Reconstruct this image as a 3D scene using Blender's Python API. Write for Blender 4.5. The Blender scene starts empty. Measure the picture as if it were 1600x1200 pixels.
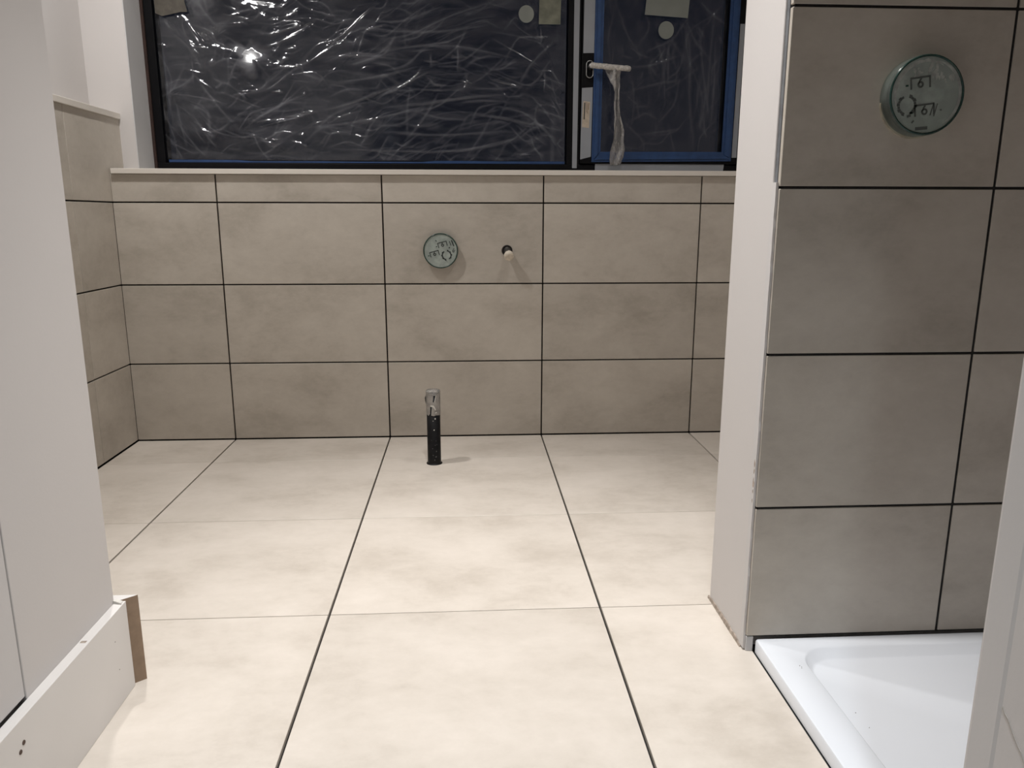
import bpy, bmesh, math, random
import numpy as np
from mathutils import Matrix, Vector, noise as mnoise

random.seed(7)
np.random.seed(7)
scene = bpy.context.scene
COL = scene.collection

# ------------------------------------------------------------------ camera
CAM_LOC = (0.9102, -2.9389, 0.8569)
YAW, PITCH, ROLL = -0.05858, -0.21638, 0.0011
F_PX = 1196.65
_cy, _sy, _cp, _sp = math.cos(YAW), math.sin(YAW), math.cos(PITCH), math.sin(PITCH)
_right = Vector((_cy, _sy, 0))
_fwd = Vector((-_sy * _cp, _cy * _cp, _sp))
_up = _right.cross(_fwd)
_r2 = _right * math.cos(ROLL) + _up * math.sin(ROLL)
_u2 = -_right * math.sin(ROLL) + _up * math.cos(ROLL)
cam_data = bpy.data.cameras.new('camera')
cam = bpy.data.objects.new('camera', cam_data)
COL.objects.link(cam)
cam_data.sensor_fit = 'HORIZONTAL'
cam_data.sensor_width = 36.0
cam_data.lens = F_PX * 36.0 / 1600.0
cam_data.clip_start = 0.01
m = Matrix.Identity(4)
for i in range(3):
    m[i][0], m[i][1], m[i][2], m[i][3] = _r2[i], _u2[i], -_fwd[i], CAM_LOC[i]
cam.matrix_world = m
scene.camera = cam

# ------------------------------------------------------------------ world: night outside
world = bpy.data.worlds.new('night')
scene.world = world
world.use_nodes = True
world.node_tree.nodes['Background'].inputs[0].default_value = (0.010, 0.012, 0.020, 1)
world.node_tree.nodes['Background'].inputs[1].default_value = 0.6

scene.view_settings.view_transform = 'Standard'
scene.view_settings.look = 'None'
scene.view_settings.gamma = 1.0
scene.view_settings.use_curve_mapping = False
scene.view_settings.exposure = 0.0

# ceiling downlights: x, y, power (W), beam angle (deg)
CEIL = 2.42
LAMPS = [(-0.04, -0.66, 82, 162, 0), (1.52, -0.74, 27, 132, 0), (0.98, -1.56, 200, 74, 0), (0.95, -3.30, 88, 116, 1)]
LAMP_COLOUR = (1.0, 0.978, 0.955)
HALL_COLOUR = (0.82, 0.92, 1.0)

# ------------------------------------------------------------------ helpers
def new_mat(name):
    m = bpy.data.materials.new(name)
    m.use_nodes = True
    nt = m.node_tree
    return m, nt, nt.nodes['Principled BSDF']

def N(nt, kind, **kw):
    n = nt.nodes.new(kind)
    for k, v in kw.items():
        setattr(n, k, v)
    return n

def plain(name, col, rough=0.5, metal=0.0, spec=0.5, vary=0.06, scale=14.0, bump=0.0, bscale=60.0):
    m, nt, b = new_mat(name)
    b.inputs['Roughness'].default_value = rough
    b.inputs['Metallic'].default_value = metal
    b.inputs['Specular IOR Level'].default_value = spec
    tc = N(nt, 'ShaderNodeTexCoord')
    nz = N(nt, 'ShaderNodeTexNoise')
    nz.inputs['Scale'].default_value = scale
    nz.inputs['Detail'].default_value = 4
    nt.links.new(tc.outputs['Object'], nz.inputs['Vector'])
    r = N(nt, 'ShaderNodeValToRGB')
    r.color_ramp.elements[0].position = 0.3
    r.color_ramp.elements[1].position = 0.7
    r.color_ramp.elements[0].color = tuple(c * (1 - vary) for c in col) + (1,)
    r.color_ramp.elements[1].color = tuple(min(1, c * (1 + vary)) for c in col) + (1,)
    nt.links.new(nz.outputs['Fac'], r.inputs['Fac'])
    nt.links.new(r.outputs['Color'], b.inputs['Base Color'])
    if bump:
        n2 = N(nt, 'ShaderNodeTexNoise')
        n2.inputs['Scale'].default_value = bscale
        n2.inputs['Detail'].default_value = 5
        nt.links.new(tc.outputs['Object'], n2.inputs['Vector'])
        bp = N(nt, 'ShaderNodeBump')
        bp.inputs['Strength'].default_value = bump
        bp.inputs['Distance'].default_value = 0.002
        nt.links.new(n2.outputs['Fac'], bp.inputs['Height'])
        nt.links.new(bp.outputs['Normal'], b.inputs['Normal'])
    return m

def tile_mat(name, light, mid, dark, rough, stretch, spec=0.4, contrast=0.9):
    """cloudy cement-look porcelain, each tile with its own cut of the pattern"""
    m, nt, b = new_mat(name)
    tc = N(nt, 'ShaderNodeTexCoord')
    oi = N(nt, 'ShaderNodeObjectInfo')
    mul = N(nt, 'ShaderNodeMath', operation='MULTIPLY')
    mul.inputs[1].default_value = 37.0
    nt.links.new(oi.outputs['Random'], mul.inputs[0])
    mp = N(nt, 'ShaderNodeMapping')
    mp.inputs['Scale'].default_value = stretch
    nt.links.new(tc.outputs['Object'], mp.inputs['Vector'])
    add = N(nt, 'ShaderNodeVectorMath', operation='ADD')
    nt.links.new(mp.outputs['Vector'], add.inputs[0])
    nt.links.new(mul.outputs[0], add.inputs[1])
    n1 = N(nt, 'ShaderNodeTexNoise')
    n1.inputs['Scale'].default_value = 3.6
    n1.inputs['Detail'].default_value = 6
    n1.inputs['Roughness'].default_value = 0.62
    n1.inputs['Distortion'].default_value = 0.25
    nt.links.new(add.outputs[0], n1.inputs['Vector'])
    n2 = N(nt, 'ShaderNodeTexNoise')
    n2.inputs['Scale'].default_value = 30
    n2.inputs['Detail'].default_value = 6
    n2.inputs['Roughness'].default_value = 0.7
    nt.links.new(add.outputs[0], n2.inputs['Vector'])
    mx = N(nt, 'ShaderNodeMath', operation='MULTIPLY_ADD')
    mx.inputs[1].default_value = 0.34
    nt.links.new(n2.outputs['Fac'], mx.inputs[0])
    nt.links.new(n1.outputs['Fac'], mx.inputs[2])
    light = tuple(b_ + (a_ - b_) * contrast for a_, b_ in zip(light, mid))
    dark = tuple(b_ + (a_ - b_) * contrast for a_, b_ in zip(dark, mid))
    r = N(nt, 'ShaderNodeValToRGB')
    e = r.color_ramp.elements
    e[0].position, e[0].color = 0.46, dark + (1,)
    e[1].position, e[1].color = 0.88, light + (1,)
    k = e.new(0.66)
    k.color = mid + (1,)
    nt.links.new(mx.outputs[0], r.inputs['Fac'])
    # whole-tile tone shift
    hv = N(nt, 'ShaderNodeHueSaturation')
    mr = N(nt, 'ShaderNodeMapRange')
    mr.inputs['To Min'].default_value = 0.955
    mr.inputs['To Max'].default_value = 1.035
    nt.links.new(oi.outputs['Random'], mr.inputs['Value'])
    nt.links.new(mr.outputs[0], hv.inputs['Value'])
    nt.links.new(r.outputs['Color'], hv.inputs['Color'])
    nt.links.new(hv.outputs['Color'], b.inputs['Base Color'])
    b.inputs['Roughness'].default_value = rough
    b.inputs['Specular IOR Level'].default_value = spec
    bp = N(nt, 'ShaderNodeBump')
    bp.inputs['Strength'].default_value = 0.12
    bp.inputs['Distance'].default_value = 0.001
    nt.links.new(n2.outputs['Fac'], bp.inputs['Height'])
    nt.links.new(bp.outputs['Normal'], b.inputs['Normal'])
    return m

def obj(name, verts, faces, mat, parent=None, smooth=False, loc=None):
    me = bpy.data.meshes.new(name)
    me.from_pydata([tuple(v) for v in verts], [], faces)
    bm = bmesh.new(); bm.from_mesh(me)
    bmesh.ops.recalc_face_normals(bm, faces=bm.faces)
    bm.to_mesh(me); bm.free()
    if smooth:
        for p in me.polygons: p.use_smooth = True
    return link(name, me, mat, parent, loc)

def link(name, me, mat, parent=None, loc=None):
    me.name = name
    if mat is not None and not me.materials:
        me.materials.append(mat)
    o = bpy.data.objects.new(name, me)
    COL.objects.link(o)
    if loc is not None:
        o.location = loc
    if parent is not None:
        o.parent = parent
        if loc is not None:      # given in world space
            o.location = Vector(loc) - world_loc(parent)
        else:
            o.location = -world_loc(parent)
    return o

def world_loc(o):
    v = Vector(o.location)
    while o.parent:
        o = o.parent
        v += Vector(o.location)
    return v

_box_cache = {}
def box_mesh(sx, sy, sz, bev=0.0, seg=2):
    key = (round(sx, 4), round(sy, 4), round(sz, 4), bev, seg)
    bm = bmesh.new()
    bmesh.ops.create_cube(bm, size=1)
    for v in bm.verts:
        v.co = Vector((v.co.x * sx, v.co.y * sy, v.co.z * sz))
    if bev:
        bmesh.ops.bevel(bm, geom=list(bm.edges), offset=min(bev, sx * .45, sy * .45, sz * .45), segments=seg, affect='EDGES', profile=0.5)
    me = bpy.data.meshes.new('box')
    bm.to_mesh(me); bm.free()
    return me

def box(name, x0, x1, y0, y1, z0, z1, mat, parent=None, bev=0.0, seg=2):
    me = box_mesh(x1 - x0, y1 - y0, z1 - z0, bev, seg)
    return link(name, me, mat, parent, ((x0 + x1) / 2, (y0 + y1) / 2, (z0 + z1) / 2))

_tile_cache = {}
def tile(parent, x0, x1, y0, y1, z0, z1, mat):
    key = (round(x1 - x0, 4), round(y1 - y0, 4), round(z1 - z0, 4), mat.name)
    if key not in _tile_cache:
        me = box_mesh(*key[:3], 0.0008, 1)
        me.materials.append(mat)
        _tile_cache[key] = me
    o = bpy.data.objects.new('tile', _tile_cache[key])
    COL.objects.link(o)
    o.parent = parent
    o.location = Vector(((x0 + x1) / 2, (y0 + y1) / 2, (z0 + z1) / 2)) - world_loc(parent)
    return o

def struct(o):
    o['kind'] = 'structure'
    return o

def tag(o, label, cat, group=None):
    o['label'] = label
    o['category'] = cat
    if group: o['group'] = group
    return o

def empty(name, loc):
    o = bpy.data.objects.new(name, None)
    COL.objects.link(o)
    o.location = loc
    o.empty_display_size = 0.05
    return o

def lathe(profile, axis='Z', seg=48, centre=(0, 0, 0), close=False):
    """profile: (r, h) pairs; turned about an axis; returns verts, faces"""
    V, F = [], []
    n = len(profile)
    for i in range(seg):
        a = 2 * math.pi * i / seg
        for r, h in profile:
            if axis == 'Z': V.append((centre[0] + r * math.cos(a), centre[1] + r * math.sin(a), centre[2] + h))
            else:           V.append((centre[0] + r * math.cos(a), centre[1] - h, centre[2] + r * math.sin(a)))  # h towards -Y
    for i in range(seg):
        j = (i + 1) % seg
        for k in range(n - 1):
            F.append((i * n + k, j * n + k, j * n + k + 1, i * n + k + 1))
        if close:
            F.append((i * n + n - 1, j * n + n - 1, j * n, i * n))
    return V, F

def clean(o):
    bm = bmesh.new(); bm.from_mesh(o.data)
    bmesh.ops.remove_doubles(bm, verts=bm.verts, dist=1e-6)
    bmesh.ops.recalc_face_normals(bm, faces=bm.faces)
    bm.to_mesh(o.data); bm.free()
    return o

def autosmooth(o, ang=35):
    o.data.set_sharp_from_angle(angle=math.radians(ang)) if hasattr(o.data, 'set_sharp_from_angle') else None
    return o

def disc_xz(name, x, z, y, r, mat, parent=None, thick=0.0006, seg=32, rz=1.0):
    V, F = lathe([(0.00001, thick), (r, thick), (r, 0)], 'Y', seg, (x, y, z))
    if rz != 1.0: V = [(a, b, z + (c - z) * rz) for a, b, c in V]
    return clean(obj(name, V, F, mat, parent))

# ------------------------------------------------------------------ materials
M_TILE = tile_mat('beige cement-look wall tile', (0.575, 0.528, 0.465), (0.50, 0.455, 0.398), (0.395, 0.355, 0.303), 0.42, (1.0, 1.0, 1.6))
M_FTILE = tile_mat('beige cement-look floor tile', (0.69, 0.63, 0.565), (0.625, 0.568, 0.503), (0.53, 0.475, 0.413), 0.40, (1.0, 1.45, 1.0), contrast=1.0)  # wall tile copied lighter, the floor's stronger light put into its colour
M_GROUT = plain('dark empty joint', (0.016, 0.014, 0.013), 0.9, vary=0.2, scale=40)
M_ADH = plain('tile adhesive', (0.13, 0.135, 0.145), 0.9, vary=0.25, scale=30, bump=0.5)
M_WHITE = plain('white matt wall paint', (0.60, 0.573, 0.56), 0.75, vary=0.012, scale=3, bump=0.06, bscale=220)
M_WHITE2 = plain('white undercoat on panel', (0.59, 0.57, 0.563), 0.7, vary=0.015, scale=5, bump=0.05, bscale=200)
M_PLASTER = plain('grey skim plaster', (0.56, 0.555, 0.56), 0.8, vary=0.03, scale=6, bump=0.1, bscale=120)
M_HALL = plain('darkened hall wall', (0.22, 0.19, 0.17), 0.85, vary=0.06, scale=4)  # unseen wall, tone darkened to weaken its reflection in the window
M_CEIL = plain('white ceiling paint', (0.80, 0.78, 0.76), 0.85, vary=0.01)
M_BOARD = plain('white primed mdf', (0.70, 0.675, 0.655), 0.5, vary=0.015, scale=8)
M_MDF = plain('raw brown mdf edge', (0.30, 0.215, 0.150), 0.9, vary=0.10, scale=60)
M_HOLE = plain('brown screw hole', (0.10, 0.065, 0.05), 0.9)
M_TRIMC = plain('cream sill paint', (0.70, 0.655, 0.595), 0.45, vary=0.02)
M_TRAY = plain('white acrylic', (0.78, 0.81, 0.86), 0.16, vary=0.004, spec=0.5)
M_FRAME = plain('black aluminium frame', (0.004, 0.004, 0.005), 0.5, spec=0.15, vary=0.1)
M_FOAM = plain('dark red brown timber packer', (0.032, 0.014, 0.010), 0.8, vary=0.3, scale=40)
M_BLUE = plain('blue protective tape', (0.022, 0.060, 0.165), 0.42, vary=0.15, scale=30, bump=0.3, bscale=40)
M_GTAPE = plain('grey protective tape', (0.30, 0.315, 0.34), 0.45, vary=0.04)
M_STICK = plain('pale paper sticker', (0.22, 0.235, 0.215), 0.7, vary=0.06)
M_TANP = plain('tan paper label', (0.50, 0.42, 0.33), 0.75, vary=0.12, scale=60)
M_INK = plain('dark print', (0.025, 0.03, 0.032), 0.6)  # also blackens the strips in the panel slot and tray gap
M_INKB = plain('brown print', (0.16, 0.11, 0.08), 0.7)
M_BPIPE = plain('black plastic pipe', (0.005, 0.005, 0.006), 0.45, spec=0.25, vary=0.5, scale=70)
M_DUCT = plain('silver duct tape', (0.30, 0.285, 0.27), 0.33, metal=0.35, vary=0.25, scale=60, bump=0.8, bscale=70)
M_DUST_GLINT = plain('white plaster dust and tape glint', (0.62, 0.60, 0.56), 0.9, vary=0.15, scale=80)
M_PLUG = plain('cream foam plug', (0.66, 0.59, 0.49), 0.85, vary=0.12, scale=120, bump=0.5, bscale=150)
M_STEEL = plain('brushed steel', (0.55, 0.55, 0.55), 0.3, metal=1.0)
M_BACK = plain('grey valve body', (0.33, 0.35, 0.335), 0.6, vary=0.25, scale=40)
M_PIPEHOLE = plain('black pipe hole', (0.02, 0.016, 0.014), 0.6)
M_CHIP = plain('chipped plaster', (0.36, 0.30, 0.25), 0.95, vary=0.4, scale=90, bump=0.8, bscale=120)

def film_mat(name, haze_lo, haze_hi, stretch, gloss_rough, tint=(0.78, 0.78, 0.82), bunch=0.0, bump=0.2, scale=5.0, ior=1.42):
    """thin clear plastic: see-through, faintly milky in streaks and where it is bunched up, glossy"""
    m, nt, b = new_mat(name)
    nt.nodes.remove(b)
    out = nt.nodes['Material Output']
    tc = N(nt, 'ShaderNodeTexCoord')
    mp = N(nt, 'ShaderNodeMapping')
    mp.inputs['Scale'].default_value = stretch
    mp.inputs['Rotation'].default_value = (0, math.radians(-16), 0)
    nt.links.new(tc.outputs['Object'], mp.inputs['Vector'])
    nz = N(nt, 'ShaderNodeTexNoise')
    nz.inputs['Scale'].default_value = scale
    nz.inputs['Detail'].default_value = 5
    nz.inputs['Roughness'].default_value = 0.6
    nz.inputs['Distortion'].default_value = 1.6
    nt.links.new(mp.outputs['Vector'], nz.inputs['Vector'])
    mr = N(nt, 'ShaderNodeMapRange')
    mr.inputs['From Min'].default_value = 0.45
    mr.inputs['From Max'].default_value = 0.72
    mr.inputs['To Min'].default_value = haze_lo
    mr.inputs['To Max'].default_value = haze_hi
    nt.links.new(nz.outputs['Fac'], mr.inputs['Value'])
    fac = mr.outputs[0]
    if bunch:
        at = N(nt, 'ShaderNodeAttribute', attribute_name='bunch')
        ma = N(nt, 'ShaderNodeMath', operation='MULTIPLY_ADD', use_clamp=True)
        ma.inputs[1].default_value = bunch
        nt.links.new(at.outputs['Fac'], ma.inputs[0])
        nt.links.new(mr.outputs[0], ma.inputs[2])
        fac = ma.outputs[0]
    bp = N(nt, 'ShaderNodeBump')
    bp.inputs['Strength'].default_value = bump
    bp.inputs['Distance'].default_value = 0.004
    nt.links.new(nz.outputs['Fac'], bp.inputs['Height'])
    tr = N(nt, 'ShaderNodeBsdfTransparent')
    tr.inputs['Color'].default_value = (0.90, 0.90, 0.92, 1)
    df = N(nt, 'ShaderNodeBsdfDiffuse')
    df.inputs['Color'].default_value = tint + (1,)
    m1 = N(nt, 'ShaderNodeMixShader')
    nt.links.new(fac, m1.inputs[0])
    nt.links.new(tr.outputs[0], m1.inputs[1])
    nt.links.new(df.outputs[0], m1.inputs[2])
    gl = N(nt, 'ShaderNodeBsdfGlossy')
    gl.inputs['Roughness'].default_value = gloss_rough
    nt.links.new(bp.outputs['Normal'], gl.inputs['Normal'])
    fr = N(nt, 'ShaderNodeFresnel')
    fr.inputs['IOR'].default_value = ior
    nt.links.new(bp.outputs['Normal'], fr.inputs['Normal'])
    m2 = N(nt, 'ShaderNodeMixShader')
    nt.links.new(fr.outputs[0], m2.inputs[0])
    nt.links.new(m1.outputs[0], m2.inputs[1])
    nt.links.new(gl.outputs[0], m2.inputs[2])
    nt.links.new(m2.outputs[0], out.inputs['Surface'])
    return m

M_FILM = film_mat('crinkled clear film', 0.005, 0.045, (1.0, 1.0, 4.0), 0.13, (0.74, 0.75, 0.82), bunch=0.115, bump=0.0, ior=1.5)
M_FILM2 = film_mat('clear film on sash', 0.004, 0.030, (3.0, 1.0, 1.0), 0.16, (0.74, 0.75, 0.80), bunch=0.085, bump=0.0)
M_WRAP = film_mat('loose clear wrap', 0.22, 0.55, (6, 6, 2), 0.25, (0.75, 0.72, 0.68))
M_CAPTOP = film_mat('thin clear cap', 0.25, 0.5, (20, 20, 20), 0.2, (0.7, 0.68, 0.64))

def cap_mat(name, fac, dust):
    m, nt, b = new_mat(name)
    nt.nodes.remove(b)
    out = nt.nodes['Material Output']
    tc = N(nt, 'ShaderNodeTexCoord')
    nz = N(nt, 'ShaderNodeTexNoise')
    nz.inputs['Scale'].default_value = 34
    nz.inputs['Detail'].default_value = 5
    nt.links.new(tc.outputs['Object'], nz.inputs['Vector'])
    mr = N(nt, 'ShaderNodeMapRange')
    mr.inputs['From Min'].default_value = 0.4
    mr.inputs['From Max'].default_value = 0.7
    mr.inputs['To Min'].default_value = fac
    mr.inputs['To Max'].default_value = fac + dust
    nt.links.new(nz.outputs['Fac'], mr.inputs['Value'])
    tr = N(nt, 'ShaderNodeBsdfTransparent')
    tr.inputs['Color'].default_value = (0.70, 0.80, 0.755, 1)
    df = N(nt, 'ShaderNodeBsdfDiffuse')
    df.inputs['Color'].default_value = (0.54, 0.60, 0.56, 1)
    m1 = N(nt, 'ShaderNodeMixShader')
    nt.links.new(mr.outputs[0], m1.inputs[0])
    nt.links.new(tr.outputs[0], m1.inputs[1])
    nt.links.new(df.outputs[0], m1.inputs[2])
    gl = N(nt, 'ShaderNodeBsdfGlossy')
    gl.inputs['Roughness'].default_value = 0.12
    fr = N(nt, 'ShaderNodeFresnel')
    fr.inputs['IOR'].default_value = 1.45
    m2 = N(nt, 'ShaderNodeMixShader')
    nt.links.new(fr.outputs[0], m2.inputs[0])
    nt.links.new(m1.outputs[0], m2.inputs[1])
    nt.links.new(gl.outputs[0], m2.inputs[2])
    nt.links.new(m2.outputs[0], out.inputs['Surface'])
    return m
M_CAP = cap_mat('clear green tinted plastic', 0.52, 0.22)
M_CAPRIM = plain('green plastic edge', (0.014, 0.045, 0.037), 0.22, vary=0.3, scale=60)

# glass pane
M_GLASS, _nt, _b = new_mat('window glass')
_b.inputs['Base Color'].default_value = (0.9, 0.93, 0.95, 1)
_b.inputs['Roughness'].default_value = 0.02
_b.inputs['Transmission Weight'].default_value = 1.0
_b.inputs['IOR'].default_value = 1.28

# ------------------------------------------------------------------ room shell
XL, XR = -0.372, 2.36          # tiled left face, right wall face
XLU = -0.472                   # painted wall above the tiled ledge
YU = 0.125                     # painted window wall
YWIN = 0.28                    # room side of the window frame
YF = -4.25                     # wall behind the camera
XN = 0.266                     # near left wall face
YN = -1.63                     # its far corner
G = 0.0027                     # half joint

floor = struct(box('floor', -0.6, 2.5, -4.4, 0.45, -0.12, -0.011, M_GROUT))
xs = [XL, 0.0, 0.6, 1.2, 1.8, XR]
ys = [0.0, -0.285, -0.8345, -1.384, -1.9335, -2.483, -3.0325, -3.582, YF]
GT = 0.0012                    # tighter cross joints
for i in range(len(xs) - 1):
    for j in range(len(ys) - 1):
        x0, x1, y1, y0 = xs[i], xs[i + 1], ys[j], ys[j + 1]
        if x1 <= 0.01 and y1 < -1.4: continue
        if x0 >= 1.19 and -2.4 < y1 < -1.38:       # beside the shower tray
            if x0 > 1.3: continue
            x1 = 1.4765 + G
        tile(floor, x0 + G, x1 - G, y0 + GT, y1 - GT, -0.0105, 0.0, M_FTILE)

struct(box('ceiling', -0.6, 2.5, -4.4, 0.45, CEIL, CEIL + 0.1, M_CEIL))
# painted walls
struct(box('wall_left', -0.6, XLU, YN, 0.45, 0.0, CEIL, M_WHITE))
struct(box('wall_right', XR, 2.5, -4.4, 0.45, 0.0, CEIL, M_WHITE))
struct(box('wall_front', -0.6, 2.5, -4.4, YF, 0.0, CEIL, M_HALL))

# window wall: built round the opening
WX0, WX1, WZ0, WZ1 = -0.318, 2.20, 1.022, 2.20
def ring_wall():
    bm = bmesh.new()
    def bx(x0, x1, z0, z1, y0=YU, y1=0.36):
        r = bmesh.ops.create_cube(bm, size=1)['verts']
        for v in r:
            v.co = Vector(((x0 + x1) / 2 + v.co.x * (x1 - x0), (y0 + y1) / 2 + v.co.y * (y1 - y0), (z0 + z1) / 2 + v.co.z * (z1 - z0)))
    bx(XLU, WX0, 0, CEIL)
    bx(WX1, XR, 0, CEIL)
    bx(WX0, WX1, WZ1, CEIL)
    bx(WX0, WX1, 0, WZ0 - 0.02)
    me = bpy.data.meshes.new('wall_back'); bm.to_mesh(me); bm.free()
    return link('wall_back', me, M_WHITE)
wall_back = struct(ring_wall())
# bare skim on the reveal cheek
box('reveal_plaster', WX0, WX0 + 0.003, YU + 0.001, YWIN + 0.005, WZ0, WZ1, M_PLASTER, wall_back)
box('reveal_plaster', WX1 - 0.003, WX1, YU + 0.001, YWIN + 0.005, WZ0, WZ1, M_PLASTER, wall_back)

# boxed-in tiled wall under the window
rows = [0.0022, 0.303, 0.603, 0.903, 1.002]
low = struct(box('wall_back_lower', XL, XR, 0.011, YU, 0.0, 1.003, M_GROUT))
for i in range(len(xs) - 1):
    for k in range(4):
        x0 = xs[i] + (0.001 if i == 0 else G)
        tile(low, x0, xs[i + 1] - G, 0.0, 0.011, rows[k] + G, rows[k + 1] - (G if k < 3 else 0), M_TILE)

# boxed-in tiled wall on the left with its ledge
lrows = [0.0022, 0.303, 0.603, 0.903, 1.203]
lys = [0.0, -0.285, -0.885, -1.485, YN]
lw = struct(box('wall_left_lower', XLU, XL - 0.011, YN + 0.02, YU, 0.0, 1.203, M_GROUT))
for j in range(len(lys) - 1):
    for k in range(4):
        y1 = lys[j] - (0.0013 if j else 0.0)
        if k == 3 and j == 0: y1 = YU
        tile(lw, XL - 0.011, XL, max(lys[j + 1], YN + 0.02) + 0.0013, y1, lrows[k] + G, lrows[k + 1] - (G if k < 3 else 0), M_TILE)

t1 = struct(box('trim_1', XL + 0.010, XR, -0.014, YWIN - 0.002, 1.003, 1.0215, M_TRIMC, bev=0.0015))   # sill board
t2 = struct(box('trim_2', XLU, XL + 0.007, YN + 0.02, YU - 0.001, 1.2035, 1.2245, M_TRIMC, bev=0.0015))   # ledge cap

# near wall on the left (door side), two panels on studs
nw = struct(box('wall_left_near', -0.6, XN - 0.014, -4.4, YN + 0.0, 0.0, CEIL, M_WHITE2))
box('panel', XN - 0.014, XN, -1.9125, YN, 0.0, CEIL, M_WHITE, nw, bev=0.0015)
box('panel', XN - 0.014, XN - 0.0012, YF, -1.9138, 0.1765, CEIL, M_WHITE2, nw, bev=0.001)
# dark strip colouring in the shade of the gap under the nearer panel
box('slot', XN - 0.0145, XN - 0.010, YF, -1.9138, 0.170, 0.1765, M_INK, nw)

# shower partition with painted end
part = struct(box('wall_partition', 1.458, XR, -1.554, -1.357, 0.0, CEIL, M_WHITE, bev=0.002))
box('adhesive_bed', 1.4615, XR, -1.5655, -1.554, 0.028, CEIL, M_ADH, part)
PY = -1.576
srows = [0.031, 0.305, 0.606, 0.906, 1.203, 1.503, 1.803, 2.103, CEIL]
sx = [1.4625, 1.856, XR]
for i in range(2):
    for k in range(len(srows) - 1):
        tile(part, sx[i] + (0 if i == 0 else G), sx[i + 1] - (G if i == 0 else 0), PY, -1.5656, srows[k] + G * .9, srows[k + 1] - G * .9, M_TILE)
# grout-coloured backing right behind the joints
box('joint_backing', 1.4665, XR, -1.5735, -1.5645, 0.03, CEIL, M_GROUT, part)
# plaster skim finishing the lower part of the tile edge
V, F = [], []
n = 46
for i in range(n + 1):
    z = 0.004 + (0.915 - 0.004) * i / n
    w = 0.0185 + 0.0035 * mnoise.noise(Vector((z * 30, 3, 0))) + 0.002 * mnoise.noise(Vector((z * 90, 7, 0)))
    V += [(1.4575, -1.553, z), (1.4575, -1.553 - w, z), (1.4618, -1.553 - w, z), (1.4618, -1.553, z)]
for i in range(n):
    for k in range(4):
        F.append((i * 4 + k, i * 4 + (k + 1) % 4, i * 4 + 4 + (k + 1) % 4, i * 4 + 4 + k))
F += [(0, 1, 2, 3), (n * 4, n * 4 + 1, n * 4 + 2, n * 4 + 3)]
obj('edge_skim', V, F, M_WHITE2, part)
# chips along the corner
for z, s in ((0.392, .010), (0.378, .007), (0.352, .012), (0.336, .006), (0.318, .005)):
    V, F = [], []
    m_ = 9
    for i in range(m_):
        a = 2 * math.pi * i / m_
        rr = s * (0.6 + 0.5 * random.random())
        V.append((1.4572, -1.566 + rr * 0.38 * math.cos(a), z + rr * math.sin(a)))
    V2 = [(1.4580, y, z_) for _, y, z_ in V]
    F = [tuple(range(m_)), tuple(range(2 * m_ - 1, m_ - 1, -1))] + [(i, (i + 1) % m_, m_ + (i + 1) % m_, m_ + i) for i in range(m_)]
    obj('plaster_chip', V + V2, F, M_CHIP, part)
# ragged grey line where the painted end meets the floor
V, F = [], []
n = 40
for i in range(n + 1):
    y = -1.352 - 0.208 * i / n
    t = i / n
    h = 0.0055 + 0.0035 * mnoise.noise(Vector((y * 60, 1, 0))) + 0.004 * math.sin(t * math.pi)
    if t > 0.93: h *= 0.5
    xo = 1.4545 - 0.002 * abs(mnoise.noise(Vector((y * 80, 5, 0))))
    V += [(xo, y, 0.0), (xo + 0.0015, y, h), (1.459, y, h), (1.459, y, 0.0)]
for i in range(n):
    for k in range(4):
        F.append((i * 4 + k, i * 4 + (k + 1) % 4, i * 4 + 4 + (k + 1) % 4, i * 4 + 4 + k))
F += [(0, 1, 2, 3), (n * 4, n * 4 + 1, n * 4 + 2, n * 4 + 3)]
obj('floor_filler', V, F, M_CHIP, part)
box('tile_footing', 1.4622, 1.4765, -1.5758, -1.5665, 0.0, 0.0315, M_PLASTER, part, bev=0.001)

# wall nib at the near end of the shower
NX, NY = 1.330, -2.390
nib = struct(box('wall_nib', NX + 0.001, XR, -2.53, NY - 0.001, 0.0, CEIL, M_WHITE))
struct(box('wall_shade_head', XN, NX, -2.53, NY, 2.02, CEIL, M_WHITE))  # unseen head added to keep hall light off the upper walls
V, F = [], []
cs = [(NX + 0.03, NY), (NX + 0.004, NY), (NX + 0.0012, NY - 0.0012), (NX, NY - 0.004), (NX, NY - 0.030), (NX + 0.0012, NY - 0.034), (NX + 0.03, NY - 0.034)]
for z in (0.0, CEIL):
    V += [(x, y, z) for x, y in cs]
k = len(cs)
F = [tuple(range(k)), tuple(range(k, 2 * k))] + [(i, (i + 1) % k, k + (i + 1) % k, k + i) for i in range(k)]
obj('corner_bead', V, F, M_WHITE2, nib)
# hairline crack
V, F = [], []
n = 14
for i in range(n + 1):
    t = i / n
    y = NY - 0.034 - 0.05 * t
    z = 0.476 - 0.045 * t + 0.002 * mnoise.noise(Vector((t * 9, 0, 4)))
    w = 0.0009 * (1 - 0.4 * t)
    V += [(NX + 0.0004, y, z - w), (NX + 0.0004, y, z + w), (NX + 0.0016, y, z + w), (NX + 0.0016, y, z - w)]
for i in range(n):
    for k in range(4):
        F.append((i * 4 + k, i * 4 + (k + 1) % 4, i * 4 + 4 + (k + 1) % 4, i * 4 + 4 + k))
obj('hairline_crack', V, F, plain('filled crack', (0.43, 0.395, 0.36), 0.9), nib)

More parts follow.
